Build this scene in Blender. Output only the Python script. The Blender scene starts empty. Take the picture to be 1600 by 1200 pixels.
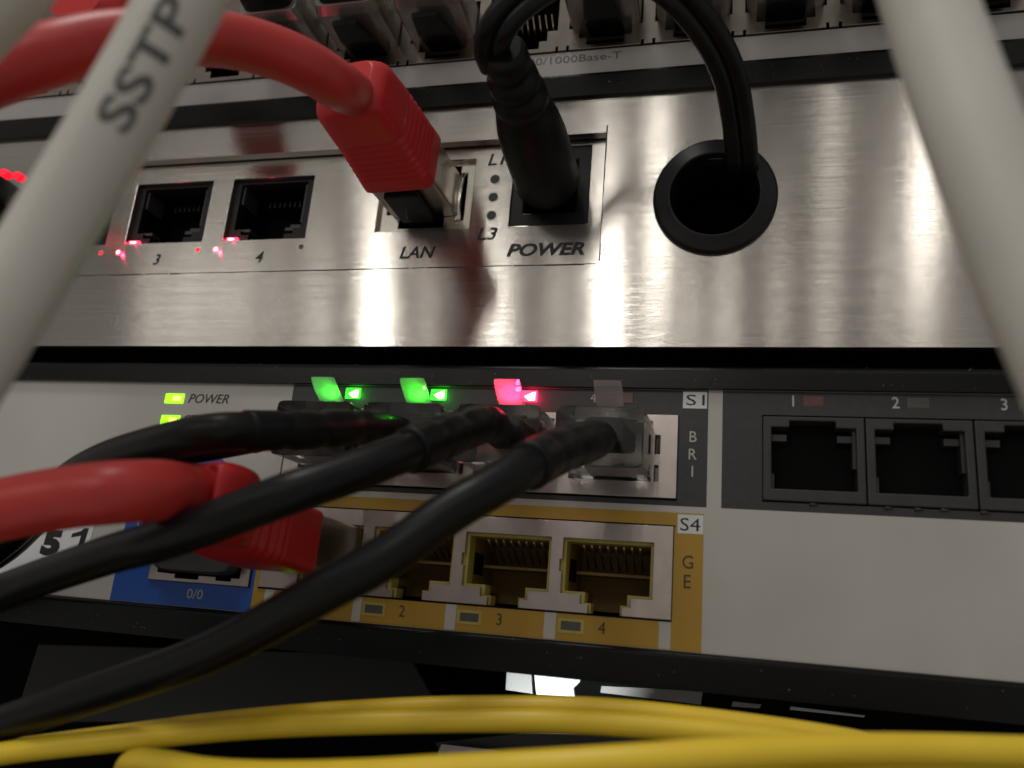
import bpy, math, random
from mathutils import Vector, Matrix
random.seed(7)
MM = 0.001
sc = bpy.context.scene
col = sc.collection

# ------------------------------------------------------------------ camera
RGT = Vector((0.96847, 0.23495, 0.08289)); FWD = Vector((-0.24882, 0.92896, 0.27409)); UP = Vector((-0.01261, -0.28608, 0.95812))
CAM = Vector((0, -114.5, 0)); FPX = 1310.2
cam = bpy.data.cameras.new('camera'); camo = bpy.data.objects.new('camera', cam); col.objects.link(camo)
camo.matrix_world = Matrix(((RGT.x, UP.x, -FWD.x, 0), (RGT.y, UP.y, -FWD.y, CAM.y*MM), (RGT.z, UP.z, -FWD.z, 0), (0, 0, 0, 1)))
cam.lens = 36*FPX/1600; cam.sensor_width = 36; cam.clip_start = 0.002; cam.clip_end = 50
cam.dof.use_dof = True; cam.dof.focus_distance = 0.124; cam.dof.aperture_fstop = 21
sc.camera = camo

def at(px, py, y):
    """point in mm where the sight line of a pixel of the photograph crosses depth y"""
    d = RGT*((px-800)/FPX) + FWD - UP*((py-600)/FPX)
    return CAM + d*((y-CAM.y)/d.y)

# ------------------------------------------------------------------ world (dim server room: vertical bands of light and dark)
w = bpy.data.worlds.new('World'); sc.world = w; w.use_nodes = True
nt = w.node_tree; nt.nodes.clear()
def N(t, ty, **k):
    n = t.nodes.new(ty)
    for a, b in k.items(): setattr(n, a, b)
    return n
out = N(nt, 'ShaderNodeOutputWorld'); bg = N(nt, 'ShaderNodeBackground'); tc = N(nt, 'ShaderNodeTexCoord')
mp = N(nt, 'ShaderNodeMapping'); mp.inputs['Scale'].default_value = (11, 11, 0.6)
no = N(nt, 'ShaderNodeTexNoise'); no.inputs['Scale'].default_value = 1.0; no.inputs['Detail'].default_value = 2.0
rp = N(nt, 'ShaderNodeValToRGB')
rp.color_ramp.elements[0].position = 0.36; rp.color_ramp.elements[0].color = (0.045, 0.036, 0.032, 1)
rp.color_ramp.elements[1].position = 0.66; rp.color_ramp.elements[1].color = (0.70, 0.67, 0.62, 1)
nt.links.new(tc.outputs['Generated'], mp.inputs[0]); nt.links.new(mp.outputs[0], no.inputs[0])
nt.links.new(no.outputs[0], rp.inputs[0]); nt.links.new(rp.outputs[0], bg.inputs[0])
bg.inputs[1].default_value = 0.50
nt.links.new(bg.outputs[0], out.inputs[0])

# ------------------------------------------------------------------ lamps
def area(name, loc, target, sx, sy, power, color=(1, 1, 1)):
    l = bpy.data.lights.new(name, 'AREA'); l.shape = 'RECTANGLE'; l.size = sx*MM; l.size_y = sy*MM; l.energy = power; l.color = color
    o = bpy.data.objects.new(name, l); col.objects.link(o)
    o.location = Vector(loc)*MM
    o.rotation_euler = (Vector(target)-Vector(loc)).to_track_quat('-Z', 'Y').to_euler()
    return o
def radiance_area(name, loc, target, sx, sy, L, color=(1, 1, 1)):
    return area(name, loc, target, sx, sy, L*math.pi*sx*sy*MM*MM, color)
radiance_area('ceiling_lamp', (-170, -270, 700), (-30, -20, 20), 230, 90, 13.5, (1, 0.985, 0.95))
radiance_area('ceiling_lamp', (420, -500, 640), (0, 0, 40), 160, 90, 2.0, (0.95, 0.97, 1.0))
def streak(px, py, wpx, L, hgt=60, dist=420, color=(1, 0.97, 0.9)):
    """added strip light that the brushed steel mirrors as a streak near a given place"""
    d = RGT*((px-800)/FPX) + FWD - UP*((py-600)/FPX); d.normalize()
    hit = at(px, py, 0); r = Vector((d.x, -d.y, d.z))
    p = hit + r*dist
    wd = wpx*0.6/FPX*(dist+125)
    radiance_area('added_streak_light', p, hit, wd, hgt, L*0.42, color)  # unseen strip added only for the steel's streaks, not a room fixture
for s in ((588, 500, 26, 60), (770, 500, 12, 45), (786, 520, 8, 35), (950, 470, 22, 80), (1018, 500, 8, 40), (1134, 500, 7, 30),
          (1030, 320, 14, 50), (1445, 300, 30, 30), (505, 500, 12, 14), (300, 470, 26, 6), (380, 470, 20, 8),
          (1300, 220, 30, 5), (235, 500, 9, 16), (275, 490, 7, 14), (340, 480, 12, 12), (430, 490, 10, 12), (478, 500, 7, 16), (668, 500, 9, 14),
          (868, 490, 8, 20), (905, 440, 6, 14), (1078, 500, 8, 18), (1215, 480, 12, 12), (1290, 500, 16, 9), (1380, 450, 10, 12)):
    streak(*s)

sc.view_settings.view_transform = 'Standard'; sc.view_settings.look = 'None'; sc.view_settings.exposure = 0.45; sc.view_settings.gamma = 1.0
sc.render.engine = 'CYCLES'
sc.cycles.max_bounces = 10; sc.cycles.transmission_bounces = 8

# ------------------------------------------------------------------ materials
def mat(name, base, rough=0.5, metal=0.0, spec=0.5, bump=None, var=None, trans=0.0, sss=0.0, aniso=0.0, coat=0.0, rvar=None, arot=0.25):
    """bump=(scale, strength, distance mm, stretch vector)  var=(scale, amount)"""
    m = bpy.data.materials.new(name); m.use_nodes = True; t = m.node_tree; b = t.nodes['Principled BSDF']
    b.inputs['Base Color'].default_value = (*base, 1); b.inputs['Roughness'].default_value = rough; b.inputs['Metallic'].default_value = metal
    b.inputs['Specular IOR Level'].default_value = spec; b.inputs['Transmission Weight'].default_value = trans
    b.inputs['Coat Weight'].default_value = coat
    if sss: b.inputs['Subsurface Weight'].default_value = sss; b.inputs['Subsurface Radius'].default_value = (0.002, 0.001, 0.0006); b.inputs['Subsurface Scale'].default_value = 1.0
    tcn = N(t, 'ShaderNodeTexCoord')
    def noise(scale, stretch=(1, 1, 1), detail=4):
        mpn = N(t, 'ShaderNodeMapping'); mpn.inputs['Scale'].default_value = [v*1000 for v in stretch]
        nn = N(t, 'ShaderNodeTexNoise'); nn.inputs['Scale'].default_value = scale; nn.inputs['Detail'].default_value = detail
        t.links.new(tcn.outputs['Object'], mpn.inputs[0]); t.links.new(mpn.outputs[0], nn.inputs[0]); return nn
    if bump:
        nn = noise(bump[0], bump[3] if len(bump) > 3 else (1, 1, 1))
        bn = N(t, 'ShaderNodeBump'); bn.inputs['Strength'].default_value = bump[1]; bn.inputs['Distance'].default_value = bump[2]*MM
        t.links.new(nn.outputs[0], bn.inputs['Height']); t.links.new(bn.outputs[0], b.inputs['Normal'])
    if var:
        nn = noise(var[0], var[2] if len(var) > 2 else (1, 1, 1), 5)
        mr = N(t, 'ShaderNodeMapRange'); mr.inputs[1].default_value = 0.3; mr.inputs[2].default_value = 0.7
        mr.inputs[3].default_value = 1-var[1]; mr.inputs[4].default_value = 1+var[1]
        vm = N(t, 'ShaderNodeVectorMath', operation='SCALE'); vm.inputs[0].default_value = base
        t.links.new(nn.outputs[0], mr.inputs[0]); t.links.new(mr.outputs[0], vm.inputs['Scale']); t.links.new(vm.outputs[0], b.inputs['Base Color'])
    if rvar:
        nn = noise(rvar[0], rvar[3] if len(rvar) > 3 else (1, 1, 1))
        mr = N(t, 'ShaderNodeMapRange'); mr.inputs[1].default_value = 0.3; mr.inputs[2].default_value = 0.7
        mr.inputs[3].default_value = rvar[1]; mr.inputs[4].default_value = rvar[2]
        t.links.new(nn.outputs[0], mr.inputs[0]); t.links.new(mr.outputs[0], b.inputs['Roughness'])
    if aniso:
        b.inputs['Anisotropic'].default_value = aniso
        cx = N(t, 'ShaderNodeCombineXYZ'); cx.inputs[0].default_value = 1.0
        t.links.new(cx.outputs[0], b.inputs['Tangent']); b.inputs['Anisotropic Rotation'].default_value = arot
    return m
def emit(name, colr, s):
    m = bpy.data.materials.new(name); m.use_nodes = True; t = m.node_tree; b = t.nodes['Principled BSDF']
    b.inputs['Base Color'].default_value = (*colr, 1); b.inputs['Emission Color'].default_value = (*colr, 1); b.inputs['Emission Strength'].default_value = s
    return m
M = dict(
 steel=mat('brushed_steel', (0.49, 0.46, 0.425), 0.17, 1.0, aniso=1.0, bump=(1.0, 0.42, 0.012, (0.025, 1, 8)), var=(1.0, 0.10, (0.04, 1, 7)), rvar=(1, 0.14, 0.19, (0.04, 1, 5))),
 frame=mat('nickel_shield', (0.44, 0.385, 0.36), 0.30, 0.95, aniso=0.5, var=(0.5, 0.06), bump=(0.6, 0.2, 0.01)),
 swshield=mat('dull_nickel_shield', (0.36, 0.32, 0.28), 0.22, 1.0, bump=(0.5, 0.3, 0.02), var=(0.4, 0.1)),
 shell=mat('plug_shell_metal', (0.42, 0.37, 0.33), 0.30, 1.0, var=(0.4, 0.12)),
 bright=mat('bright_nickel', (0.78, 0.74, 0.66), 0.16, 1.0, bump=(0.4, 0.3, 0.03)),
 face=mat('grey_faceplate_paint', (0.51, 0.495, 0.46), 0.40, var=(0.05, 0.07), bump=(2.5, 0.2, 0.015), rvar=(0.15, 0.34, 0.5)),
 swface=mat('switch_face_grey', (0.36, 0.34, 0.33), 0.30, var=(0.1, 0.05)),
 dark=mat('charcoal_overlay', (0.030, 0.030, 0.033), 0.45, bump=(3, 0.5, 0.02), var=(1.0, 0.15)),
 jackgrey=mat('charcoal_jack_plastic', (0.032, 0.032, 0.034), 0.42, var=(0.3, 0.15), bump=(1.2, 0.3, 0.02)),
 orange=mat('orange_overlay', (0.45, 0.26, 0.025), 0.45, var=(0.08, 0.07), bump=(2.5, 0.12, 0.01)),
 blue=mat('blue_overlay', (0.012, 0.085, 0.40), 0.45, var=(0.1, 0.05), bump=(2.5, 0.12, 0.01)),
 chassis=mat('black_powder_coat', (0.004, 0.004, 0.0045), 0.26, bump=(3.2, 0.75, 0.03), spec=0.22),
 black=mat('black_plastic', (0.007, 0.007, 0.008), 0.42, spec=0.3, var=(0.3, 0.2), bump=(1.5, 0.25, 0.02)),
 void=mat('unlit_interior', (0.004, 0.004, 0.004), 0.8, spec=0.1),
 cable=mat('black_cable_jacket', (0.005, 0.0055, 0.0065), 0.38, spec=0.26, bump=(0.35, 0.25, 0.05), var=(0.3, 0.2)),
 boot=mat('black_boot_rubber', (0.005, 0.005, 0.006), 0.45, spec=0.25, bump=(1.0, 0.25, 0.03)),
 red=mat('red_cable_jacket', (0.50, 0.034, 0.030), 0.40, sss=0.15, var=(0.15, 0.08), bump=(0.3, 0.12, 0.05)),
 redboot=mat('red_boot_rubber', (0.56, 0.018, 0.020), 0.42, sss=0.15, bump=(0.8, 0.2, 0.03)),
 white=mat('white_cable_jacket', (0.62, 0.60, 0.55), 0.42, sss=0.1, var=(0.1, 0.04)),
 yellow=mat('yellow_fibre_jacket', (0.95, 0.66, 0.04), 0.36, sss=0.1, var=(0.15, 0.05)),
 cream=mat('yellow_jack_insert', (0.46, 0.38, 0.09), 0.45, var=(0.4, 0.1)),
 creamdark=mat('shaded_jack_interior', (0.26, 0.16, 0.035), 0.6),  # darker copy of the insert colour: the interior's shade is put into it
 gold=mat('contact_springs', (0.65, 0.56, 0.42), 0.3, 1.0),
 clear=mat('clear_plug_plastic', (0.90, 0.92, 0.92), 0.06, trans=1.0, bump=(0.4, 0.25, 0.03)),
 smoke=mat('smoky_plug_plastic', (0.30, 0.27, 0.25), 0.24, 0.6, var=(0.3, 0.2)),
 ink=mat('black_ink', (0.012, 0.012, 0.012), 0.5),
 fadedink=mat('grey_ink', (0.09, 0.09, 0.09), 0.5),
 brownink=mat('dark_brown_ink', (0.05, 0.03, 0.015), 0.5),
 whiteink=mat('white_ink', (0.50, 0.49, 0.47), 0.5),
 sticker=mat('white_sticker_paper', (0.80, 0.80, 0.82), 0.5, var=(0.3, 0.04)),
 ledoff=mat('unlit_lens_grey', (0.085, 0.080, 0.072), 0.35, var=(0.6, 0.15)),
 ledpink=mat('unlit_lens_pink', (0.13, 0.05, 0.055), 0.35, var=(0.6, 0.25)),
 ledhole=mat('unlit_lens_dark', (0.03, 0.045, 0.04), 0.25),
 lime=emit('lime_glow', (0.30, 1.0, 0.01), 1.3), limecore=emit('lime_core', (1.0, 1.0, 0.12), 2.0), greencore=emit('green_core', (0.9, 1.0, 0.35), 3.0), pinkcore=emit('red_core', (1.0, 0.6, 0.65), 3.0),
 green=emit('green_glow', (0.03, 1.0, 0.03), 1.6),
 pink=emit('red_glow', (1.0, 0.03, 0.09), 3.0),
 dimpink=emit('dim_red_glow', (1.0, 0.01, 0.03), 0.7),
 plate=mat('pale_label_and_gap_light', (0.7, 0.74, 0.74), 0.5),  # pale label colour, also painted on the patches of light in the gap
 darkgrey=mat('dark_grey_metal', (0.009, 0.010, 0.011), 0.5, bump=(2, 0.4, 0.03)),
)
def glowtab(name, c):
    m = bpy.data.materials.new(name); m.use_nodes = True; t = m.node_tree; t.nodes.clear()
    o = N(t, 'ShaderNodeOutputMaterial'); a = N(t, 'ShaderNodeBsdfTranslucent'); g = N(t, 'ShaderNodeBsdfGlass'); d = N(t, 'ShaderNodeBsdfDiffuse')
    a.inputs[0].default_value = (*c, 1); g.inputs[0].default_value = (0.9, 0.9, 0.9, 1); g.inputs['Roughness'].default_value = 0.05; d.inputs[0].default_value = (*c, 1)
    m1 = N(t, 'ShaderNodeMixShader'); m2 = N(t, 'ShaderNodeMixShader'); m1.inputs[0].default_value = 0.2; m2.inputs[0].default_value = 0.65
    t.links.new(a.outputs[0], m1.inputs[1]); t.links.new(d.outputs[0], m1.inputs[2]); t.links.new(m1.outputs[0], m2.inputs[1]); t.links.new(g.outputs[0], m2.inputs[2]); t.links.new(m2.outputs[0], o.inputs[0])
    return m
M['tab'] = glowtab('frosted_clear_lever', (0.75, 0.78, 0.78))

# ------------------------------------------------------------------ builders (all lengths in mm)
class MB:
    def __init__(s): s.v = []; s.f = []; s.sm = []
    def add(s, vs, fs, smooth=False):
        n = len(s.v); s.v += [Vector(v) for v in vs]
        for f in fs: s.f.append([i+n for i in f]); s.sm.append(smooth)
        return s
    def box(s, x0, x1, y0, y1, z0, z1):
        vs = [(x, y, z) for x in (x0, x1) for y in (y0, y1) for z in (z0, z1)]
        return s.add(vs, [(0, 1, 3, 2), (4, 6, 7, 5), (0, 4, 5, 1), (2, 3, 7, 6), (0, 2, 6, 4), (1, 5, 7, 3)])
    def prism(s, pts, y0, y1):
        """polygon in x,z between two depths"""
        n = len(pts); vs = [(p[0], y0, p[1]) for p in pts] + [(p[0], y1, p[1]) for p in pts]
        fs = [list(range(n)), list(range(2*n-1, n-1, -1))] + [(i, i+n, (i+1) % n+n, (i+1) % n) for i in range(n)]
        return s.add(vs, fs)
    def plate(s, x0, x1, z0, z1, yf, yb, holes):
        """sheet with rectangular openings that have real walls"""
        xs = sorted({x0, x1} | {h[i] for h in holes for i in (0, 1) if x0 < h[i] < x1})
        zs = sorted({z0, z1} | {h[i] for h in holes for i in (2, 3) if z0 < h[i] < z1})
        def solid(i, j):
            if i < 0 or j < 0 or i >= len(xs)-1 or j >= len(zs)-1: return False
            cx, cz = (xs[i]+xs[i+1])/2, (zs[j]+zs[j+1])/2
            return not any(h[0] < cx < h[1] and h[2] < cz < h[3] for h in holes)
        for i in range(len(xs)-1):
            for j in range(len(zs)-1):
                if not solid(i, j): continue
                a, b, c, d = xs[i], xs[i+1], zs[j], zs[j+1]
                s.add([(a, yf, c), (b, yf, c), (b, yf, d), (a, yf, d)], [(0, 1, 2, 3)])
                s.add([(a, yb, c), (b, yb, c), (b, yb, d), (a, yb, d)], [(3, 2, 1, 0)])
                if not solid(i-1, j): s.add([(a, yf, c), (a, yf, d), (a, yb, d), (a, yb, c)], [(0, 1, 2, 3)])
                if not solid(i+1, j): s.add([(b, yf, c), (b, yb, c), (b, yb, d), (b, yf, d)], [(0, 1, 2, 3)])
                if not solid(i, j-1): s.add([(a, yf, c), (a, yb, c), (b, yb, c), (b, yf, c)], [(0, 1, 2, 3)])
                if not solid(i, j+1): s.add([(a, yf, d), (b, yf, d), (b, yb, d), (a, yb, d)], [(0, 1, 2, 3)])
        return s
    def cavity(s, x0, x1, z0, z1, yf, yb):
        vs = [(x0, yf, z0), (x1, yf, z0), (x1, yf, z1), (x0, yf, z1), (x0, yb, z0), (x1, yb, z0), (x1, yb, z1), (x0, yb, z1)]
        return s.add(vs, [(4, 5, 6, 7), (0, 1, 5, 4), (1, 2, 6, 5), (2, 3, 7, 6), (3, 0, 4, 7)])
    def loft(s, secs, n=28, cap=True, smooth=True, power=2.0):
        """secs: (centre, u axis, v axis, half u, half v[, power])"""
        rings = []
        for sec in secs:
            c, u, v, a, b = sec[:5]; pw = sec[5] if len(sec) > 5 else power
            r = []
            for k in range(n):
                t = 2*math.pi*(k+0.5)/n; ct, st = math.cos(t), math.sin(t)
                r.append(Vector(c) + Vector(u)*(a*math.copysign(abs(ct)**(2/pw), ct)) + Vector(v)*(b*math.copysign(abs(st)**(2/pw), st)))
            rings.append(r)
        vs = [p for r in rings for p in r]
        fs = [(i*n+k, i*n+(k+1) % n, (i+1)*n+(k+1) % n, (i+1)*n+k) for i in range(len(rings)-1) for k in range(n)]
        s.add(vs, fs, smooth)
        if cap: s.add(rings[0], [list(range(n))[::-1]]); s.add(rings[-1], [list(range(n))])
        return s
    def tube(s, pts, rad, n=24, sub=10, cap=True, wob=0.0):
        P = spline(pts, sub); m = len(P)
        R = [rad]*m if not isinstance(rad, (list, tuple)) else [lerp(rad, i/(m-1)) for i in range(m)]
        secs = []; u = None
        for i, p in enumerate(P):
            tg = (P[min(i+1, m-1)]-P[max(i-1, 0)]).normalized()
            if u is None: u = tg.orthogonal().normalized()
            u = (u - tg*u.dot(tg)).normalized(); v = tg.cross(u)
            secs.append((p, u, v, R[i], R[i]))
        return s.loft(secs, n, cap)
    def disc(s, cx, cz, r0, r1, yf, yb, n=32, ell=1.0):
        """ring (or disc if r0 is 0) with thickness"""
        a = [(math.cos(2*math.pi*k/n), math.sin(2*math.pi*k/n)*ell) for k in range(n)]
        vs = [(cx+r1*c, yf, cz+r1*q) for c, q in a] + [(cx+r1*c, yb, cz+r1*q) for c, q in a]
        fs = [(k, k+n, (k+1) % n+n, (k+1) % n) for k in range(n)]
        if r0 > 0:
            vs += [(cx+r0*c, yf, cz+r0*q) for c, q in a] + [(cx+r0*c, yb, cz+r0*q) for c, q in a]
            fs += [(k+2*n, (k+1) % n+2*n, (k+1) % n+3*n, k+3*n) for k in range(n)]
            fs += [(k, (k+1) % n, (k+1) % n+2*n, k+2*n) for k in range(n)]
        else: fs += [list(range(n))]
        return s.add(vs, fs)
    def build(s, name, m, parent=None, bev=0.0, seg=2):
        o0 = parent.get('_o') if parent is not None else None
        org = Vector((0, 0, 0))
        me = bpy.data.meshes.new(name); me.from_pydata([(v*MM)[:] for v in s.v], [], s.f)
        for p, q in zip(me.polygons, s.sm): p.use_smooth = q
        me.materials.append(m); me.update()
        import bmesh
        bm = bmesh.new(); bm.from_mesh(me); bmesh.ops.remove_doubles(bm, verts=bm.verts, dist=1e-7); bmesh.ops.recalc_face_normals(bm, faces=bm.faces); bm.to_mesh(me); bm.free()
        o = bpy.data.objects.new(name, me); col.objects.link(o)
        if parent is not None: o.parent = parent; o.matrix_parent_inverse = parent.matrix_basis.inverted()
        if bev:
            b = o.modifiers.new('bevel', 'BEVEL'); b.width = bev*MM; b.segments = seg; b.limit_method = 'ANGLE'; b.angle_limit = math.radians(40)
        return o
def lerp(L, t):
    x = t*(len(L)-1); i = min(int(x), len(L)-2); return L[i]+(L[i+1]-L[i])*(x-i)
def spline(pts, sub):
    P = [Vector(p) for p in pts]
    if len(P) < 3: return P
    P = [P[0]*2-P[1]] + P + [P[-1]*2-P[-2]]; o = []
    for i in range(1, len(P)-2):
        a, b, c, d = P[i-1:i+3]
        for k in range(sub):
            t = k/sub
            o.append(0.5*((2*b)+(c-a)*t+(2*a-5*b+4*c-d)*t*t+(3*b-a-3*c+d)*t**3))
    o.append(P[-2]); return o
def thing(name, label, cat, loc=(0, 0, 0), group=None):
    o = bpy.data.objects.new(name, None); col.objects.link(o); o.location = Vector(loc)*MM; o.empty_display_size = 0.01
    o['label'] = label; o['category'] = cat
    if group: o['group'] = group
    bpy.context.view_layer.update()
    return o
def text(body, cx, cz, h, m, parent, width=None, y=-0.03, shear=0.0, bold=0.0, name='lettering', align='C', rot=0.0, xform=None):
    c = bpy.data.curves.new('t', 'FONT'); c.body = body; c.size = 1.0; c.offset = bold; c.shear = shear; c.resolution_u = 3
    o = bpy.data.objects.new('t', c); col.objects.link(o); bpy.context.view_layer.update()
    me = bpy.data.meshes.new_from_object(o); bpy.data.objects.remove(o)
    xs = [v.co.x for v in me.vertices]; ys = [v.co.y for v in me.vertices]
    sx0, sx1, sy0, sy1 = min(xs), max(xs), min(ys), max(ys)
    ky = h/(sy1-sy0); kx = (width/(sx1-sx0)) if width else ky*0.92
    cr, sr = math.cos(rot), math.sin(rot)
    if xform:
        import bmesh
        bm = bmesh.new(); bm.from_mesh(me); bmesh.ops.triangulate(bm, faces=bm.faces)
        for _ in range(3): bmesh.ops.subdivide_edges(bm, edges=[e for e in bm.edges if e.calc_length() > 0.08], cuts=1, use_grid_fill=True); bmesh.ops.triangulate(bm, faces=bm.faces)
        bm.to_mesh(me); bm.free()
    for v in me.vertices:
        X = (v.co.x-(sx0+sx1)/2)*kx; Z = (v.co.y-(sy0+sy1)/2)*ky
        if xform: v.co = xform(X, Z)*MM
        else: v.co = Vector((cx+X*cr-Z*sr, y, cz+X*sr+Z*cr))*MM
    me.materials.clear(); me.materials.append(m); me.name = name
    o = bpy.data.objects.new(name, me); col.objects.link(o); o.parent = parent; o.matrix_parent_inverse = parent.matrix_basis.inverted()
    return o
def dup(root, dx=0, dy=0, dz=0, label=None):
    """copy a thing, its parts and their sub-parts"""
    r = root.copy(); col.objects.link(r); r.location = root.location+Vector((dx, dy, dz))*MM
    if label: r['label'] = label
    def rec(src, dst):
        for ch in list(src.children):
            c = ch.copy(); col.objects.link(c); c.parent = dst
            rec(ch, c)
    rec(root, r); return r
def lamp(name, loc, energy, color, rad=0.4):
    l = bpy.data.lights.new(name, 'POINT'); l.energy = energy; l.color = color; l.shadow_soft_size = rad*MM; l.specular_factor = 0.0
    o = bpy.data.objects.new(name, l); o.location = Vector(loc)*MM; col.objects.link(o); return o
X, Y, Z = Vector((1, 0, 0)), Vector((0, 1, 0)), Vector((0, 0, 1))
XL, XR = -190, 110     # how far the devices run to either side

# ------------------------------------------------------------------ setting: black inside of the rack
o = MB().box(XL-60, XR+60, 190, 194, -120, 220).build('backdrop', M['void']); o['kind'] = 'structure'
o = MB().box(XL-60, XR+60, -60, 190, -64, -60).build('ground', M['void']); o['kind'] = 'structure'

# ------------------------------------------------------------------ steel patch panel
pan = thing('rack_device', 'brushed steel rack panel with recessed port strip and round cable hole', 'patch panel', (-40, 0, 39.6))
GX, GZ = -2.2, 63.0
holes = [(-116, -18.9, 52.8, 75.2), (GX-6.4, GX+6.4, GZ-5, GZ+5), (GX-5, GX+5, GZ-6.4, GZ+6.4)]
MB().plate(XL, XR, 39.6, 84.2, 0, 1.6, holes).build('panel_face', M['steel'], pan)
PORT = [(-145.0, -129.3), (-125.2, -109.5), (-105.3, -89.5), (-85.4, -69.6)]
ph = [(a, b, 59.7, 71.6) for a, b in PORT] + [(-56.9, -40.6, 60.4, 73.0), (-34.0, -21.4, 60.5, 74.4)]
MB().plate(-117, -18.0, 51.6, 76.6, 2.0, 3.0, [(h[0], h[1], h[2], h[3]) for h in ph if h[0] > -118]+[(-117, -109.5, 59.7, 71.6)]).build('port_strip', M['steel'], pan, 0.12)
bd = MB().box(-118, -16, 12, 13, 50, 79); bd.build('circuit_board', M['void'], pan)
# ragged dark burr along the lower and right edge of the recess
b = MB()
x = -115.8
while x < -19.4:
    l = random.uniform(1.5, 7); t = random.uniform(0.08, 0.26)
    b.box(x, min(x+l, -19.3), -0.02, 0.6, 52.80-t, 52.81); x += l+random.uniform(-0.2, 0.5)
z = 53.2
while z < 74.5:
    l = random.uniform(1, 4); t = random.uniform(0.06, 0.22); b.box(-18.91, -18.91+t, -0.02, 0.6, z, z+l); z += l
b.build('cut_edge_burr', mat('rough_cut_edge', (0.06, 0.05, 0.04), 0.8), pan)
def keystone(a, c, name='port_jack'):
    w0 = c-a
    j = MB().plate(a-0.4, c+0.4, 59.0, 72.2, 3.02, 5.0, [(a+1.2, c-1.7, 62.2, 71.0), (a+4.2, c-4.8, 59.0, 62.2), (a+2.6, c-3.2, 61.2, 62.2)]).build(name, M['black'], pan, 0.15)
    MB().cavity(a+0.6, c-0.8, 59.5, 71.6, 5.02, 14).build('jack_socket', M['void'], j)
    s = MB()
    s.box(a+1.3, a+4.0, 3.6, 6.0, 62.0, 62.5); s.box(c-5.0, c-2.0, 3.6, 6.5, 62.0, 62.6); s.box(c-4.2, c-2.2, 3.8, 6.5, 62.6, 63.2)
    s.box(a+1.3, a+1.7, 3.6, 8, 67.5, 70.8); s.box(c-2.3, c-1.8, 3.6, 8, 63.5, 70.8)
    s.build('jack_ledge', M['jackgrey'], j)
    g = MB()
    for k in range(8): g.box(a+4+k*1.0, a+4.3+k*1.0, 8, 12, 69.0, 70.2)
    g.build('contact_pins', M['darkgrey'], j)
    return j
for a, c in PORT[1:]: keystone(a, c)
# lit light pipe in the lower left corner of ports 3 and 4
for i, (a, c) in enumerate(PORT[1:]):
    MB().box(a+0.3, a+2.5, 2.5, 3.6, 59.85, 60.5).build('light_pipe', M['pink'] if i else M['dimpink'], pan, 0.1)
    if i: MB().box(a+0.7, a+1.9, 2.42, 3.6, 60.0, 60.35).build('light_pipe_core', M['pinkcore'], pan, 0.1)
    if i: lamp('status_lamp', (a+1.2, 1.2, 60.6), 0.00022, (1, 0.03, 0.10), 0.3)
def led(x, z, m, r=0.52, ring=True):
    l = MB().disc(x, z, 0, r, 1.93, 2.2).build('status_led', m, pan)
    if ring: MB().disc(x, z, r, r+0.16, 1.90, 2.2).build('led_rim', M['bright'], l)
for a, c in PORT[1:]:
    last = a > -90
    led(a-0.85, 58.0, M['pink'], 0.5); MB().disc(a-0.9, 58.05, 0, 0.33, 1.90, 2.2).build('led_core', M['pinkcore'], pan)
    led(c-0.35, 58.0, M['ledhole'] if last else M['dimpink'], 0.42 if not last else 0.5)
    lamp('status_lamp', (a-0.85, 0.9, 58.0), 0.00010, (1, 0.03, 0.10), 0.3)
led(PORT[0][1]-0.35, 58.0, M['dimpink'], 0.42)
for z in (69.0, 65.75, 62.5): led(-37.0, z, M['ledhole'], 0.78)
T = dict(y=1.95)
text('3', -97.8, 56.4, 2.1, M['ink'], pan, shear=0.25, bold=0.018, **T); text('4', -77.5, 56.4, 2.1, M['ink'], pan, shear=0.25, bold=0.018, **T); text('2', -117.8, 56.4, 2.1, M['ink'], pan, shear=0.25, bold=0.018, **T)
text('LAN', -48.9, 56.4, 2.15, M['ink'], pan, width=6.1, shear=0.25, bold=0.018, **T)
text('POWER', -27.7, 56.3, 2.25, M['ink'], pan, width=12.4, shear=0.25, bold=0.035, **T)
text('L3', -37.4, 59.3, 2.15, M['ink'], pan, width=3.3, shear=0.22, bold=0.015, **T); text('L1', -37.0, 72.7, 2.15, M['ink'], pan, width=3.0, shear=0.22, bold=0.015, **T)
# LAN jack: shielded
lj = MB().plate(-57.3, -40.2, 60.0, 73.4, 3.02, 6.0, [(-55.6, -43.4, 64.0, 72.4), (-53.2, -45.6, 61.4, 64.0), (-42.9, -42.2, 62.5, 71.0)]).build('lan_jack', M['bright'], pan, 0.2)
MB().cavity(-56.5, -41.5, 60.2, 72.8, 6.02, 14).build('jack_socket', M['void'], lj)
MB().loft([((-43.0, 3.0-0.9*math.sin(math.pi*t), 62.0+9*t), X, Y, 0.55, 0.25) for t in [k/8 for k in range(9)]], 12).build('spring_finger', M['bright'], lj)
# power socket
ps = MB().plate(-34.2, -21.2, 60.3, 74.6, 2.3, 3.6, [(-31.8, -23.6, 62.9, 72.0)]).build('power_socket', M['black'], pan, 0.3)
MB().cavity(-31.9, -23.5, 62.8, 72.1, 3.62, 9).build('socket_well', M['void'], ps)
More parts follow.
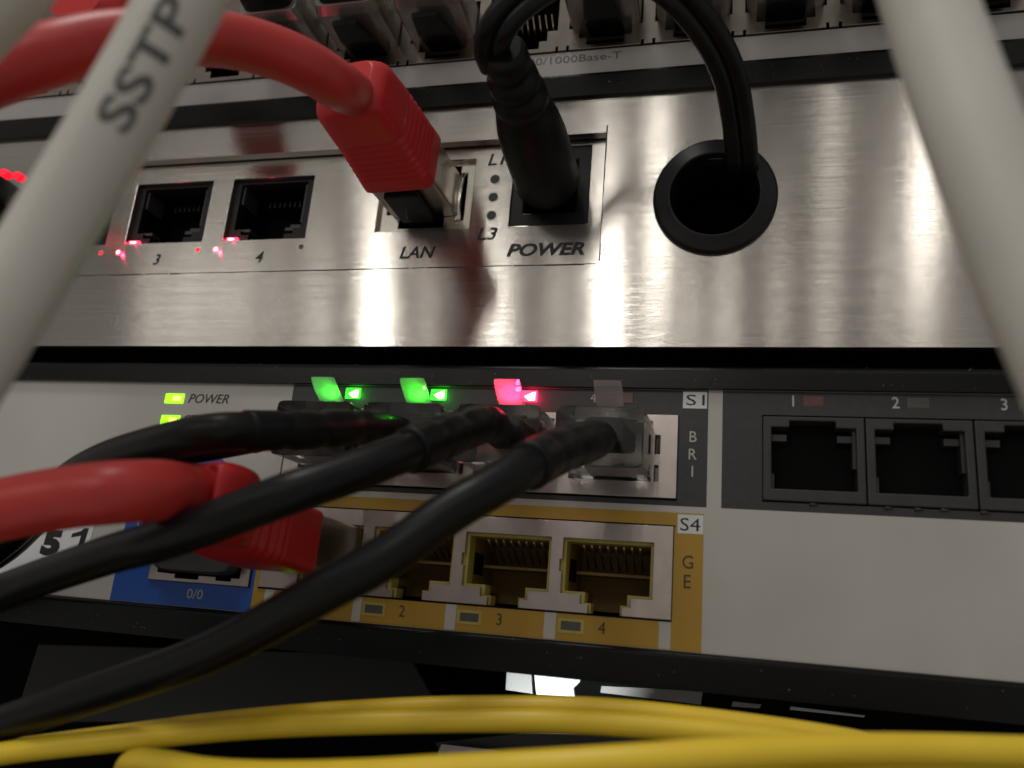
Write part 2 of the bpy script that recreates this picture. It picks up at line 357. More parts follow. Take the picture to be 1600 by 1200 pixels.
# grommet
g = MB(); n = 56; prof = [(6.3, 9.0), (6.3, -1.0), (6.45, -1.35), (6.6, -1.4), (6.8, -1.25), (8.5, -1.1), (8.85, -0.9), (9.0, -0.5), (9.0, 0.0)]
vs = []; fs = []
for r, y in prof:
    for k in range(n): vs.append((GX+r*math.cos(2*math.pi*k/n), y, GZ+r*1.04*math.sin(2*math.pi*k/n)))
for i in range(len(prof)-1):
    for k in range(n): fs.append((i*n+k, i*n+(k+1) % n, (i+1)*n+(k+1) % n, (i+1)*n+k))
g.add(vs, fs, True).build('grommet', M['black'], pan)
MB().box(GX-14, GX+14, 40, 41, GZ-14, GZ+14).build('hole_backing', M['void'], pan)

MB().box(XL, XR, 14, 60, 39.6, 84.2).build('rear_case', M['void'], pan)
# ------------------------------------------------------------------ router
rt = thing('router', 'pale grey router with blue, orange and charcoal port fields and black case edges', 'router', (-40, 0, -6))
# case: lip above and below the face
def lip(z0, z1, yf, r, name, par, mt, yb=60):
    pts = [(yb, z0), (yf, z0)] + [(yf+r-r*math.cos(t), z1-r+r*math.sin(t)) for t in [math.pi/2*k/6 for k in range(7)]] + [(yb, z1)]
    m = MB(); n = len(pts)
    vs = [(XL, p[0], p[1]) for p in pts] + [(XR, p[0], p[1]) for p in pts]
    m.add(vs, [(i, (i+1) % n, (i+1) % n+n, i+n) for i in range(n)] + [list(range(n)), list(range(2*n-1, n-1, -1))], False)
    return m.build(name, mt, par)
lip(33.25, 36.6, -0.9, 0.9, 'top_case_edge', rt, M['chassis'])
lip(-6.2, -1.6, -0.9, 0.8, 'bottom_case_edge', rt, M['chassis'])
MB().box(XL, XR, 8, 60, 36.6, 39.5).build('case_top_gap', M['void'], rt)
P1 = 4.6; PP = 12.9
RJ = [(P1+1.2+PP*k, P1+11.8+PP*k) for k in range(8)]
gc = [-57.0, -43.1, -29.2, -15.3]
fh = [(-65.7, -6.4, 17.9, 29.6), (-66.6, -6.6, 2.1, 14.3), (-85.2, -67.9, 1.9, 11.0), (P1, XR-4, 18.1, 29.9)]
MB().plate(XL, XR, -1.6, 33.25, 0, 1.5, fh).build('faceplate', M['face'], rt)
MB().box(XL, XR, 16, 17, -1.5, 33.2).build('circuit_board', M['void'], rt)
def overlay(name, x0, x1, z0, z1, m, hl=()):
    return MB().plate(x0, x1, z0, z1, -0.02, 0.5, [h for h in hl]).build(name, m, rt)
overlay('dark_field', -66.0, -2.5, 17.0, 33.2, M['dark'], [fh[0]])
overlay('charcoal_field', -0.6, XR-1, 17.0, 33.2, M['dark'], [fh[3]])
overlay('orange_field', -67.3, -2.8, -1.55, 16.1, M['orange'], [fh[1]])
bl = MB().prism([(-91.4, -1.55), (-85.2, -1.55), (-85.2, 21.6), (-88.5, 21.6), (-91.4, 19.5)], -0.02, 0.5)
bl.box(-85.2, -67.9, -0.02, 0.5, -1.55, 1.9); bl.box(-67.9, -67.32, -0.02, 0.5, -1.55, 11.0); bl.prism([(-85.2, 11.0), (-67.9, 11.0), (-69.5, 15.5), (-77.2, 21.6), (-85.2, 21.6)], -0.02, 0.5)
bl.build('blue_field', M['blue'], rt)
for a, c in ((-65.3, -63.9), (-51.2, -49.9), (-37.35, -35.8), (-23.4, -21.8), (-8.2, -6.7)):
    MB().box(a, c, -0.05, 0.3, -1.5, 2.0).build('port_divider', M['face'], rt)
# text and boxes
for x0, x1, z0, z1 in ((-5.95, -2.7, 30.6, 33.0), (-6.2, -2.85, 13.4, 15.9)):
    MB().box(x0, x1, -0.05, 0.3, z0, z1).build('label_patch', M['plate'], rt)
R0 = dict(y=-0.07)
text('S1', -4.25, 31.8, 1.55, M['ink'], rt, width=2.5, **R0); text('S4', -4.55, 14.6, 1.7, M['ink'], rt, width=2.6, **R0)
for ch, z in (('B', 26.6), ('R', 24.15), ('I', 21.8)): text(ch, -4.45, z, 1.5, M['whiteink'], rt, **R0)
for ch, z in (('G', 9.7), ('E', 7.2)): text(ch, -4.75, z, 1.7, M['brownink'], rt, **R0)
for i, x in enumerate((-43.7, -29.6, -15.6)): text('234'[i], x, 0.45, 1.55, M['brownink'], rt, **R0)
for i in range(6): text('123456'[i], 8.6+12.75*i, 31.9, 1.55, M['whiteink'], rt, bold=0.01, **R0)
text('POWER', -80.75, 30.65, 1.5, M['ink'], rt, width=7.3, shear=0.25, **R0)
text('STATUS', -80.6, 27.1, 1.5, M['ink'], rt, width=8.2, shear=0.25, **R0)
text('0/0', -76.8, 0.35, 1.4, M['whiteink'], rt, width=2.7, **R0)
text('C', -88.6, 10.3, 1.5, M['whiteink'], rt, **R0)
for z0, z1 in ((29.75, 31.4), (26.1, 27.75)): MB().box(-88.8, -85.3, -0.12, 0.3, z0, z1).build('status_led', M['lime'], rt, 0.1); MB().box(-87.4, -85.7, -0.16, 0.3, z0+0.35, z1-0.3).build('led_core', M['limecore'], rt, 0.3)
for x in (-49.7, -35.6, -21.5):
    l = MB().plate(x, x+3.5, -0.55, 1.3, -0.10, 0.3, [(x+0.4, x+3.1, -0.2, 0.95)]).build('led_window', M['cream'], rt)
    MB().box(x+0.4, x+3.1, -0.04, 0.3, -0.2, 0.95).build('lens', M['ledoff'], l)
l = MB().box(-62.6, -60.9, -0.06, 0.3, 0.1, 1.1).build('led_window', M['green'], rt)
for i in range(6): MB().box(9.9+12.9*i, 12.5+12.9*i, -0.06, 0.3, 31.2, 32.7).build('led_window', M['ledpink'] if i == 0 else M['ledoff'], rt, 0.1)
MB().prism([(-115.5, -0.3), (-97.7, 3.2), (-96.7, 11.5), (-115, 9.8)], -0.08, 0.2).build('number_sticker', M['sticker'], rt)
for ch, px, w_ in (('5', 79, 3.2),):
    q = at(px, 848 if ch == '5' else 845, 0); text(ch, q.x+0.2, q.z, 4.1, M['ink'], rt, width=w_+0.4, bold=0.07, y=-0.12, shear=0.05)
q = at(124, 845, 0)
MB().prism([(q.x+a*1.15-0.2, q.z+b_*1.1) for a, b_ in ((0.1, -1.9), (0.95, -1.9), (1.35, 1.85), (0.65, 1.85), (0.2, 1.4), (-1.15, 0.95), (-1.2, 0.4), (0.35, 0.75))], -0.12, 0.1).build('lettering', M['ink'], rt)
# orange gigabit jacks
gh = []
for c in gc:
    gh += [(c-6.1, c+6.1, 4.5, 11.9), (c-3.4, c+3.3, 3.3, 4.5), (c-2.3, c+2.2, 2.1, 3.3), (c-6.45, c-6.1, 7.4, 9.0)]
gj = MB().plate(-66.5, -6.7, 2.15, 14.2, -0.35, 3.0, gh).build('gigabit_jack_shield', M['frame'], rt, 0.06)
for c in gc:
    ins = MB().plate(c-6.6, c+6.6, 2.2, 12.4, 0.5, 3.2, [(c-5.7, c+5.7, 4.9, 11.5), (c-2.9, c+2.8, 3.5, 4.9), (c-2.0, c+1.9, 2.2, 3.5)]).build('gigabit_jack', M['cream'], rt)
    MB().cavity(c-5.7, c+5.7, 2.6, 11.5, 3.22, 14).build('jack_socket', M['creamdark'], ins)
    s = MB(); s.box(c-5.7, c+5.7, 7, 12, 7.6, 8.0); s.box(c-5.7, c-3.4, 3.3, 10, 4.0, 5.0); s.build('jack_ledge', M['creamdark'], ins)
    MB().box(c-5.6, c-5.3, 3.3, 7, 6.4, 9.4).build('shield_slot', M['void'], ins)
    s = MB()
    for k in range(8):
        x = c-3.9+k*1.12
        s.loft([((x, 3.6, 11.3), X, Z, 0.16, 0.16), ((x+0.0, 9.5, 8.7), X, Z, 0.16, 0.16)], 6)
    s.build('contact_pins', M['gold'], ins)
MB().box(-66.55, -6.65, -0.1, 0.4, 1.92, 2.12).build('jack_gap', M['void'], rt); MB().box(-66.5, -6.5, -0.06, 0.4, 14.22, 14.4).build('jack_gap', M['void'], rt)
# console port cage with black blanking plug
cg = MB().plate(-85.1, -68.0, 1.95, 10.9, -0.5, 6.0, [(-83.7, -69.6, 3.1, 10.2), (-80.5, -76.5, 2.5, 3.1), (-73.5, -71.0, 2.6, 3.1)]).build('module_cage', M['frame'], rt, 0.15)
MB().cavity(-84.2, -69.2, 2.6, 10.4, 6.02, 14).build('cage_well', M['void'], cg)
MB().loft([((-76.4, y, 6.9), X, Z, 6.7*s_, 3.6*s_, 6) for y, s_ in ((5, 1), (-2.6, 1), (-3.0, 0.97), (-3.1, 0.9))], 40).build('blanking_plug', M['jackgrey'], rt)
# BRI jacks
bh = []
for c in gc:
    bh += [(c-6.0, c+5.3, 20.1, 28.6), (c-3.2, c+3.2, 28.6, 29.6), (c+5.75, c+6.45, 23.9, 26.6), (c+5.75, c+6.3, 20.1, 22.4)]
bj = MB().plate(-65.6, -6.5, 17.95, 29.5, -0.35, 2.0, bh).build('isdn_jack_shield', M['frame'], rt, 0.06)
for c in gc: MB().cavity(c-6.2, c+6.4, 19.8, 29.0, 2.02, 13).build('isdn_jack', M['swshield'], rt)
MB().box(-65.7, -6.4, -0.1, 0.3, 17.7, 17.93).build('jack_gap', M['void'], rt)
for i, c in enumerate(gc):
    if i < 3: MB().prism([(c+0.5, 31.9), (c+1.3, 31.25), (c+2.2, 31.3), (c+2.2, 32.65), (c+1.7, 32.5)], -0.18, 0.1).build('led_core', (M['greencore'], M['greencore'], M['pinkcore'])[i], rt, 0.1)
    MB().box(c-0.0+0.0, c+2.5, -0.12, 0.3, 31.1, 32.8).build('status_led', (M['green'], M['green'], M['pink'], M['ledpink'])[i], rt, 0.1)
for i, c in enumerate(gc): text('1234'[i], c-3.2, 31.9, 1.4, M['whiteink'], rt, **R0)
# charcoal jacks at the right
ch = []
for a, c in RJ:
    ch += [(a, c, 19.9, 28.2), (a+2.2, c-2.4, 28.2, 29.2)]
for k in range(8):
    a, c = RJ[k]; x0 = P1+PP*k
    j = MB().plate(x0+0.08, x0+PP-0.08, 18.3, 29.7, -0.25+0.05*(k % 2), 2.5, [(a, c, 19.9, 28.2), (a+2.3, c-2.5, 28.2, 29.1)]).build('analog_jack', M['jackgrey'], rt, 0.18)
    MB().cavity(a-0.3, c+0.3, 19.6, 29.2, 2.52, 14).build('jack_socket', M['void'], j)
    s = MB(); s.box(a, a+2.0, 1.2, 5, 26.6, 27.5); s.box(c-2.2, c, 1.2, 5, 26.6, 27.5); s.box(a, a+0.35, 0.6, 5, 19.9, 22); s.box(c-0.4, c, 0.6, 5, 23, 28.2); s.build('jack_ledge', M['jackgrey'], j)
MB().box(P1-0.1, XR-4, 2.6, 3.0, 18.1, 29.9).build('jack_backing', M['void'], rt)
b = MB()
for x, z in ((11, 18.02), (23.5, 18.0), (26.5, 18.05), (31, 18.0), (20, 18.0)): b.loft([((x-0.5, -0.1, z), Y, Z, 0.2, 0.25), ((x+0.5, -0.1, z), Y, Z, 0.2, 0.12)], 8)
b.build('moulding_nubs', M['jackgrey'], rt)

# ------------------------------------------------------------------ switch at the top
sw = thing('network_switch', 'rack switch with a row of plugged silver ports along the top of the photo', 'network switch', (-40, 0, 82))
lip(81.6, 86.1, -0.9, 0.8, 'bottom_case_edge', sw, M['chassis'])
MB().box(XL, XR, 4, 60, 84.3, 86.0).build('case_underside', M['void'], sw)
MB().plate(XL, XR, 86.1, 118, 0, 1.5, [(XL+2, XR-2, 90.7, 116)]).build('faceplate', M['swface'], sw)
MB().box(XL, XR, 16, 17, 86, 118).build('circuit_board', M['void'], sw)
text('10/100/1000Base-T', -27.0, 89.35, 1.35, M['fadedink'], sw, width=19.6, y=-0.05)
sc_ = [8.0+14.0*k for k in range(-14, 7)]
sh = []
for c in sc_:
    sh += [(c-6.0, c+6.0, 94.9, 102.5), (c-4.3, c+4.3, 93.0, 94.9), (c-3.0, c+3.0, 91.6, 93.0), (c+5.9, c+6.3, 90.85, 91.75), (c-6.3, c-5.9, 90.85, 91.75)]
MB().plate(sc_[0]-7, sc_[-1]+7, 90.9, 116, -0.35, 2.2, sh).build('port_shield', M['swshield'], sw, 0.05)
for c in sc_:
    if c < -120: continue
    j = MB().cavity(c-6.2, c+6.2, 91.5, 103, 2.22, 14).build('port_jack', M['void'], sw)
    if abs(c+34) < 1 or c < -80:
        g = MB()
        for k in range(8): g.loft([((c-3.9+k*1.12, 3.0, 101), X, Z, 0.15, 0.15), ((c-3.9+k*1.12, 9, 97.5), X, Z, 0.15, 0.15)], 6)
        g.build('contact_pins', M['gold'], j)

# ------------------------------------------------------------------ plugs in the switch
def switch_plug(c, label, m):
    t = thing('patch_plug', label, 'plug', (c, -6, 97), 'plugs in the top switch')
    MB().loft([((c, 3, 98.2), X, Z, 5.8, 3.4, 10), ((c, -9, 98.2), X, Z, 5.8, 3.4, 10), ((c, -11, 98.4), X, Z, 5.3, 3.1, 8)], 32, smooth=False).build('plug_body', m, t, 0.1)
    MB().loft([((c, -11, 98.6), X, Z, 4.6, 3.0, 5), ((c, -22, 99.5), X, Z, 3.6, 3.0, 3), ((c-1, -30, 102), X, Z, 3.0, 3.0, 2)], 24).build('boot', M['black'], t)
    MB().loft([((c, 2, 95.2), X, Z, 2.9, 0.5, 8), ((c, -4.5, 93.4), X, Z, 2.9, 0.5, 8), ((c, -9.5, 92.9), X, Z, 2.2, 0.5, 8)], 24, smooth=False).build('latch', M['black'], t)
    return t
spl = {-20.0: 'smoky plug right of the empty port in the top switch', -6.0: 'second smoky plug right of the empty port, left of the black power lead', 8.0: 'third smoky plug right of the empty port, behind the black power lead loop',
       22.0: 'fourth smoky plug between the power lead and the right white cable in the top switch', 36.0: 'plug in the top switch half hidden by the thick white cable at right', 
       -48.0: 'smoky plug between the red boot and the black power lead in the top switch', -62.0: 'smoky plug straight above the upper red boot', -76.0: 'smoky plug partly hidden by the arching red cable, top centre left'}
for c, lb in spl.items(): switch_plug(c, lb, M['smoke'])

# ------------------------------------------------------------------ black patch cables in the BRI jacks
def isdn(c, i, label, boot_pts, cable_pts, brad=2.55):
    t = thing('patch_cable', label, 'cable', (c, -4, 24), 'black cables in the charcoal port field')
    # clear modular plug
    sk = (0, -0.5, -0.6, -0.8)[i]
    pl = MB().loft([((c+sk*0, 3, 24.3), X, Z, 5.5, 3.95, 14), ((c+sk*0.5, -4, 24.3), X, Z, 5.8, 4.0, 14), ((c+sk, -9.3, 24.2), X, Z, 5.8, 4.0, 14)], 40, smooth=False).build('clear_plug', M['clear'], t, 0.15)
    MB().loft([((c, 2.5, 25.2), X, Z, 3.2, 1.6, 6), ((c+sk*0.5, -8.5, 25.0), X, Z, 2.6, 1.9, 4)], 20).build('wire_core', M['black'], pl)
    lv = MB()
    lv.loft([((c-0.1, 2.0, 28.3), X, Z, 1.8, 0.35, 10), ((c-0.15, -3.0, 29.2), X, Z, 1.8, 0.35, 10), ((c-0.2, -6.0, 30.9), X, Vector((0, -.45, .89)), 1.9, 0.45, 10), ((c-0.25, -7.4, 31.9), X, Vector((0, -.5, .87)), 1.85, 0.42, 10)], 28, smooth=False)
    lv.build('locking_lever', M['tab'], t, 0.1)
    # boot
    P = spline([(c+sk*0.6, -6.5, 24.6)]+boot_pts, 12); m = len(P); secs = []
    for k, p in enumerate(P):
        tg = (P[min(k+1, m-1)]-P[max(k-1, 0)]).normalized(); u = Z.cross(tg).normalized(); v = tg.cross(u)
        f = k/(m-1); r = 1.9+(brad-1.9)*min(1, f*2.4)
        if f > 0.35 and (k % 7 in (0, 1)) and f < 0.93: r -= 0.2
        secs.append((p, u, v, r, r))
    e = secs[-1]; secs.append((e[0]+(P[-1]-P[-2]).normalized()*0.15, e[1], e[2], brad*0.86, brad*0.86))
    MB().loft(secs, 30).build('boot', M['boot'], t)
    MB().tube([boot_pts[-2], boot_pts[-1]]+cable_pts, 2.1, 28).build('cable', M['cable'], t)
    return t
A = at
isdn(gc[3], 3, 'black cable from the rightmost clear plug, running lowest down to the left edge', [A(925, 688, -16), A(870, 706, -26), A(826, 728, -33)],
     [A(760, 766, -37), A(700, 802, -39), A(605, 869, -41), A(500, 927, -41), A(400, 984, -38), A(308, 1028, -35), A(180, 1073, -31), A(0, 1132, -27), A(-160, 1190, -24)])
isdn(gc[2], 2, 'black cable from the plug with the red lit lever, crossing over the lower red boot', [A(760, 662, -16), A(700, 680, -26), A(640, 704, -33)],
     [A(600, 719, -36), A(540, 741, -39), A(460, 768, -42), A(400, 790, -42.5), A(315, 822, -42), A(245, 846, -40.5), A(180, 864, -38), A(75, 899, -34), A(0, 926, -32), A(-150, 980, -30)])
isdn(gc[1], 1, 'uppermost black cable with ringed boot, passing behind the lower red cable', [A(570, 668, -18), A(480, 672, -28), A(384, 673, -35)],
     [A(330, 676, -37), A(270, 687, -36), A(172, 715, -31), A(110, 748, -26), A(62, 792, -20), A(15, 840, -15), A(-50, 885, -12), A(-160, 935, -10)], 2.3)
isdn(gc[0], 0, 'black cable from the leftmost clear plug, tucked behind the ringed boot', [A(470, 667, -14), A(430, 674, -18), A(395, 682, -21)],
     [A(330, 694, -23), A(260, 706, -22), A(172, 730, -20), A(110, 764, -16), A(60, 808, -12), A(10, 856, -8), A(-60, 900, -5)], 2.2)
for i, c in enumerate(gc[:3]):
    cl = ((0.05, 1, 0.03), (0.05, 1, 0.03), (1, 0.02, 0.08))[i]
    l = bpy.data.lights.new('led_lamp', 'SPOT'); l.energy = (0.0009, 0.0014, 0.009)[i]; l.color = cl; l.shadow_soft_size = 0.4*MM; l.spot_size = math.radians(130); l.spot_blend = 0.6; l.specular_factor = 0.2
    o = bpy.data.objects.new('led_lamp', l); o.location = Vector((c+0.7, -4.4, 31.7))*MM; col.objects.link(o)
    o.rotation_euler = Vector((-0.35, -0.6, -0.55)).to_track_quat('-Z', 'Y').to_euler()
    lamp('led_lamp', (c+1.8, -0.9, 32.0), (0.00022, 0.00022, 0.0006)[i], cl, 0.5)

# ------------------------------------------------------------------ red patch cables
def red_plug(label, path, w0, h0, shell, cable_pts, crad, upv, grooves=(0.18, 0.62), cradl=None, tp=0.10):
    t = thing('patch_cable', label, 'cable', path[0], 'red patch cables')
    P = spline(path, 16); m = len(P); secs = []
    for k, p in enumerate(P):
        tg = (P[min(k+1, m-1)]-P[max(k-1, 0)]).normalized(); u = tg.cross(upv).normalized(); v = u.cross(tg)
        f = k/(m-1)
        a = w0*(1-tp*f); b = h0*(1-tp*f); pw = 9-(5 if tp else 2.5)*f
        if grooves[0] < f < grooves[1] and (k % 4 in (0, 1)): a -= 0.45; b -= 0.45
        if f > 0.86: q = (f-0.86)/0.14; a *= 1-0.28*q*q; b *= 1-0.28*q*q
        secs.append((p, u, v, a, b, pw))
    MB().loft(secs, 44).build('boot', M['redboot'], t)
    s0 = shell
    MB().loft([(s0[0], X, Z, s0[2], s0[3], 14), (s0[1], X, Z, s0[2], s0[3], 14)], 40, smooth=False).build('plug_shell', M['shell'], t, 0.1)
    MB().tube(cable_pts, cradl or crad, 30).build('cable', M['red'], t)
    return t
# upper one, in the LAN jack
c0 = Vector((-49.8, 0, 67.0))
ru = red_plug('red cable and ribbed boot plugged into the LAN jack of the steel panel', [c0+Vector((0.4, -7.0, 0.2)), c0+Vector((0.2, -11, 0.5)), c0+Vector((-0.1, -16, 1.0)), c0+Vector((-0.6, -21, 1.4)), c0+Vector((-1.2, -25.5, 1.9))], 5.9, 5.0,
         (c0+Vector((0.9, 2.9, 0.1)), c0+Vector((0.4, -7.5, 0.1)), 5.7, 3.9),
         [c0+Vector((-0.8, -22.5, 1.8)), A(530, 135, -33), A(488, 108, -38), A(430, 82, -42), A(350, 62, -47), A(260, 58, -52), A(160, 66, -56), A(70, 88, -59), A(0, 112, -60), A(-120, 160, -61)], 3.0, Z)
MB().box(c0.x-2.6, c0.x+3.0, -6.0, 2.6, 61.9, 63.0).build('latch', M['black'], ru, 0.2)
# lower one, in the first orange port
c1 = Vector((-57.3, 0, 8.0))
rl = red_plug('red cable and boot plugged into the first orange port of the router', [c1+Vector((0.2, -12.6, 0.2)), c1+Vector((0.2, -18, 0.5)), c1+Vector((0.2, -24, 1.0)), c1+Vector((0, -30, 1.6)), A(315, 786, -35), A(292, 780, -37)], 5.7, 4.2,
         (c1+Vector((0.2, 2.9, 0)), c1+Vector((0.2, -12.8, 0.1)), 5.7, 3.7),
         [A(322, 782, -33), A(300, 775, -37), A(270, 768, -41.5), A(235, 766, -44.5), A(170, 770, -47.5), A(100, 778, -48), A(0, 797, -49), A(-140, 830, -50)], 3.0, Z, (0.30, 0.60), None, 0.0)

# ------------------------------------------------------------------ power lead
pl = thing('power_lead', 'black twin core power lead from the square power socket looping over into the round grommet', 'power lead', (-27.7, 0, 66))
pc = Vector((-27.6, 0, 66.8))
secs = []
for y, r, dx, dz in ((3, 4.0, 0, 0), (0.5, 4.1, 0, 0), (0, 4.8, 0, 0), (-1, 5.1, 0, 0), (-12, 4.9, 0.1, 0.4), (-15, 4.6, 0, 0.8), (-17.5, 4.1, 0, 1.1), (-18.5, 3.4, 0, 1.2), (-19, 3.4, 0, 1.3), (-19.4, 3.9, 0, 1.4), (-21.0, 3.8, -.1, 1.6), (-21.5, 3.1, -.2, 1.7), (-22.0, 3.1, -.2, 1.8), (-22.5, 3.5, -.2, 1.9), (-24, 3.4, -.3, 2.1), (-24.4, 2.7, -.3, 2.2), (-25, 2.7, -.4, 2.3), (-25.4, 3.1, -.4, 2.4), (-27.6, 3.0, -.5, 2.7), (-28.4, 2.4, -.5, 2.8)):
    secs.append((pc+Vector((dx, y, dz)), X, Z, r, r*0.98))
MB().loft(secs, 36).build('plug', M['boot'], pl)
def twin(pts, off, r, name, par):
    P = spline(pts, 12); m = len(P)
    sd = []
    for s_ in (-1, 1):
        q = []
        for k, p in enumerate(P):
            tg = (P[min(k+1, m-1)]-P[max(k-1, 0)]).normalized()
            vd = (p-CAM).normalized(); sdv = tg.cross(vd).normalized()
            sdv = (sdv*0.86+vd*0.5*math.copysign(1, 1)).normalized() if False else sdv
            q.append(p+sdv*off*s_)
        sd.append(q)
    for q in sd:
        MB().tube(q[::3]+[q[-1]], r, 18, sub=4).build(name, M['cable'], par)
twin([A(775, 100, -26), A(768, 75, -29), A(780, 40, -32), A(815, 0, -33), A(870, -35, -32), A(940, -55, -30), A(1010, -40, -27), A(1065, 0, -24), A(1112, 60, -19), A(1140, 120, -14), A(1152, 180, -9), A(1158, 230, -5), A(1160, 265, -1), A(1160, 300, 10), A(1158, 330, 26)], 1.05, 1.25, 'cable_core', pl)

# ------------------------------------------------------------------ white cables in the foreground
def wcable(label, pts, r):
    t = thing('patch_cable', label, 'cable', pts[0], 'white patch cables')
    o = MB().tube(pts, r, 40).build('cable', M['white'], t); return t
wp = [A(390, -190, -72), A(285, 0, -71.5), A(234, 95, -71), A(168, 211, -70.5), A(80, 360, -70), A(12, 472, -70), A(-72, 612, -70), A(-185, 800, -70)]
wl = wcable('thick white cable printed SSTP crossing the upper left', wp, 2.85)
wcable('white cable cutting off the top left corner', [A(110, -150, -74), A(20, -35, -73), A(-40, 30, -72.5), A(-130, 130, -72), A(-300, 330, -70)], 3.0)
wcable('thick white cable running down the right edge', [A(1385, -200, -60), A(1448, 0, -60), A(1484, 106, -60.5), A(1535, 246, -61), A(1612, 435, -61), A(1690, 610, -61), A(1800, 850, -60)], 3.05)
# print on the white cable: letters wrapped round the jacket
p0, p1 = A(159, 204, -70.6), A(262, 17, -71.1); ax = (p1-p0).normalized(); mid = (p0+p1)/2
vd = (CAM-mid).normalized(); vd = (vd-ax*vd.dot(ax)).normalized(); side = vd.cross(ax).normalized()
L = (p1-p0).length
def wrap(u, v):
    a = (v)/3.0 + 0.05
    base = mid+ax*u
    # follow the real centre line
    P = wrap.P
    best = min(P, key=lambda q: abs((q-base).dot(ax)))
    base = best + ax*((base-best).dot(ax))
    return base + (vd*math.cos(a) + side*math.sin(a))*2.91
wrap.P = spline(wp, 300)
# side must point so that the letters' tops face up-left
if side.dot(RGT) > 0: flip = -1
else: flip = 1
text('SSTP', 0, 0, 2.5, M['fadedink'], wl, width=L*1.0, bold=0.02, name='lettering', xform=lambda u, v: wrap(u, v*flip))

# ------------------------------------------------------------------ yellow fibre leads at the bottom
def ycable(label, pts, r):
    t = thing('fibre_lead', label, 'cable', pts[0], 'yellow fibre leads'); MB().tube(pts, r, 24).build('cable', M['yellow'], t)
ycable('upper thin yellow lead of the pair, darkest at its middle', [A(-120, 1190, -24), A(0, 1172, -24), A(200, 1146, -23), A(400, 1122, -21), A(640, 1106, -19), A(850, 1104, -17), A(1000, 1112, -16), A(1240, 1142, -15), A(1400, 1172, -15), A(1560, 1215, -15)], 1.15)
ycable('lower thin yellow lead of the pair, just under its neighbour', [A(-120, 1205, -30), A(0, 1178, -29), A(200, 1155, -27), A(400, 1136, -25), A(640, 1127, -22), A(850, 1126, -20), A(1000, 1134, -19), A(1200, 1154, -18), A(1330, 1182, -18), A(1450, 1220, -18)], 1.25)
ycable('bright yellow lead nearest the lens, curling round at its left end', [A(200, 1290, -25), A(196, 1225, -28), A(206, 1193, -33), A(250, 1194, -37), A(320, 1207, -39), A(420, 1213, -40), A(560, 1211, -40), A(700, 1204, -40), A(850, 1196, -40), A(1000, 1187, -39), A(1150, 1177, -37), A(1300, 1171, -34), A(1450, 1171, -31), A(1700, 1178, -27)], 1.33)
ycable('yellow lead in the bottom right corner under the bright one', [A(800, 1262, -36), A(1000, 1236, -35), A(1200, 1214, -33), A(1400, 1201, -30), A(1600, 1191, -27), A(1750, 1180, -25)], 1.3)

# ------------------------------------------------------------------ device below
lo = thing('lower_device', 'unlit black equipment in the gap under the router with pale patches standing for light', 'equipment', (-20, 20, -30))
MB().box(XL, XR, 40, 60, -40, -6.2).build('front_face', M['void'], lo)
def quad(pts, y, m, name, th=1.0):
    q = [at(px, py, y) for px, py in pts]
    MB().prism([(p.x, p.z) for p in q], y, y+th).build(name, m, lo)
quad([(834, 1048), (908, 1057), (905, 1066), (896, 1075), (898, 1089), (838, 1085)], 24, M['plate'], 'gap_light_patch')  # pale plates shaped as patches of light coming through the gap
quad([(792, 1046), (830, 1049), (832, 1084), (790, 1078)], 25, M['swface'], 'gap_light_patch')
quad([(940, 1072), (1098, 1080), (1095, 1101), (938, 1082)], 26, M['swface'], 'gap_light_patch')
quad([(1145, 1096), (1190, 1101), (1186, 1107), (1143, 1104)], 26, M['swface'], 'gap_light_patch')
quad([(1236, 1104), (1352, 1118), (1350, 1121), (1234, 1109)], 26, M['plate'], 'gap_light_patch')
# vented dark body and pale label below the leads
MB().prism([(p.x, p.z) for p in [at(q[0], q[1], 22) for q in ((60, 1005), (640, 1022), (700, 1130), (20, 1130))]], 22, 30).build('vent_body', M['darkgrey'], lo, 0.3)
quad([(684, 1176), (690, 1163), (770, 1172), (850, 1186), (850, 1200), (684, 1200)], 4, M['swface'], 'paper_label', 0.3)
quad([(680, 1160), (820, 1146), (1010, 1150), (1060, 1200), (700, 1200)], 6, M['darkgrey'], 'metal_shelf', 1.0)
sp = bpy.data.lights.new('added_gap_light', 'SPOT'); sp.energy = 0.05; sp.spot_size = math.radians(50); sp.shadow_soft_size = 0.003; sp.color = (0.9, 1, 1)  # unseen light added to brighten the pale patches; no real fixture here
so = bpy.data.objects.new('added_gap_light', sp); col.objects.link(so); so.location = Vector((-28, 8, -26))*MM
so.rotation_euler = (Vector(at(870, 1070, 24))*MM-so.location).to_track_quat('-Z', 'Y').to_euler()

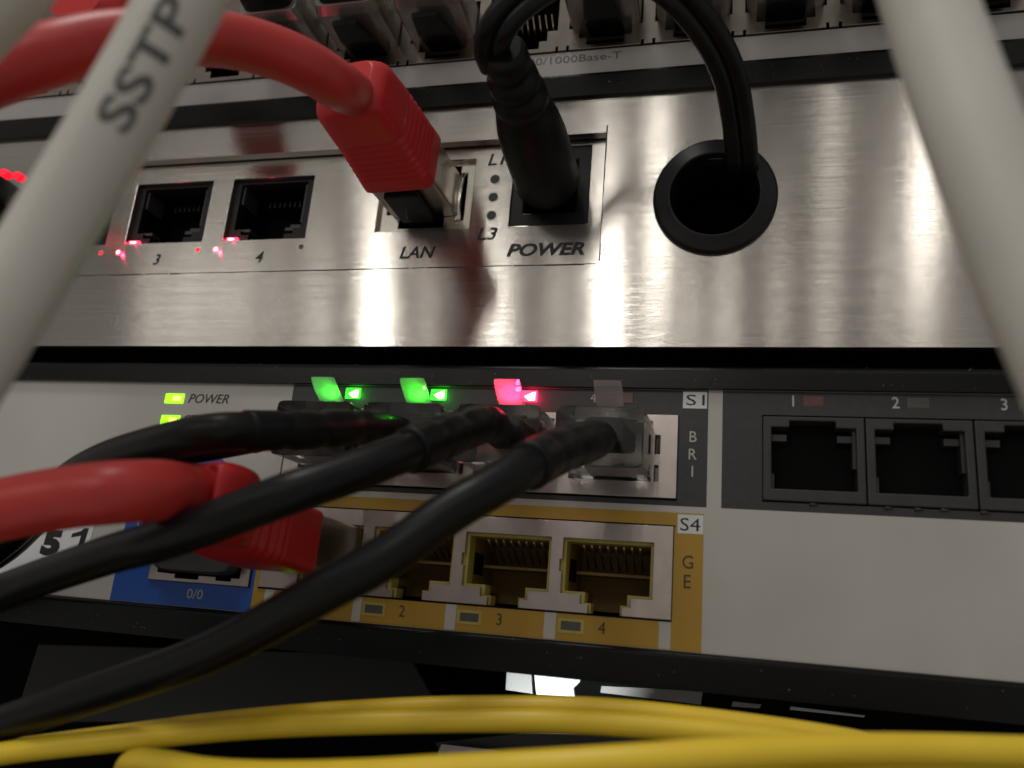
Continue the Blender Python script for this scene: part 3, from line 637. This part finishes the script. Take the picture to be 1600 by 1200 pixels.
# ------------------------------------------------------------------ plug in the port far left of the steel strip
t = thing('patch_plug', 'black plug lit red inside, in the leftmost port of the steel panel', 'plug', (-137, 0, 65))
q = [at(*p) for p in ((-70, 215, -8), (-70, 290, -8), (36, 308, -2), (62, 252, -2))]
MB().loft([((-136, 3, 66.5), X, Z, 6.8, 4.6, 8), ((-135.5, -4, 66.8), X, Z, 6.8, 4.6, 8), ((-134, -10, 67), X, Z, 6.0, 4.2, 6)], 30).build('plug_body', M['black'], t)
for px in (4, 25):
    c = at(px, 269+(px-4)*0.2, -11.5); MB().loft([(c, X, Z, 0.9, 0.7), (c+Vector((0, 1.5, 0)), X, Z, 0.9, 0.7)], 16).build('lit_window', M['dimpink'], t)
c = at(22, 305, -5); MB().box(c.x-3, c.x+2, -4, 1, c.z-1.5, c.z+1).build('plug_shell', M['bright'], t, 0.2)

# red plug glimpsed at the top left
t = thing('patch_plug', 'red boot glimpsed behind the white cable at the very top left', 'plug', at(150, 10, -20), 'red boots')
a_, b_ = at(240, 40, -16), at(120, -10, -30)
MB().loft([(a_, X, Z, 5, 4, 5), ((a_+b_)/2, X, Z, 5, 4, 5), (b_, X, Z, 4.4, 3.6, 4)], 30).build('boot', M['redboot'], t)

# ------------------------------------------------------------------ dust lying on the case edges
d = MB()
for k in range(420):
    zz, yy = random.choice(((36.62, -0.2), (-1.58, -0.3), (86.12, -0.3), (36.0, -0.93), (-2.6, -0.93), (85.2, -0.93)))
    x = random.uniform(-120, 60); z = zz+random.uniform(-0.5, 0.02); q = random.uniform(0.03, 0.09)
    if zz in (36.0, -2.6, 85.2): z = zz+random.uniform(-2.5, 0.5)
    a = random.uniform(0, 3.1)
    c_ = Vector((x, yy-0.02, z)); u = Vector((math.cos(a), 0, math.sin(a)))*q; v = Vector((-math.sin(a), 0.3, math.cos(a)))*q*random.uniform(0.3, 1)
    d.add([c_-u, c_-v, c_+u, c_+v], [(0, 1, 2, 3)])
o = d.build('dust', mat('grey_dust', (0.35, 0.34, 0.32), 0.9)); o['kind'] = 'stuff'; o['label'] = 'fine grey dust specks on the black case edges'; o['category'] = 'dust'
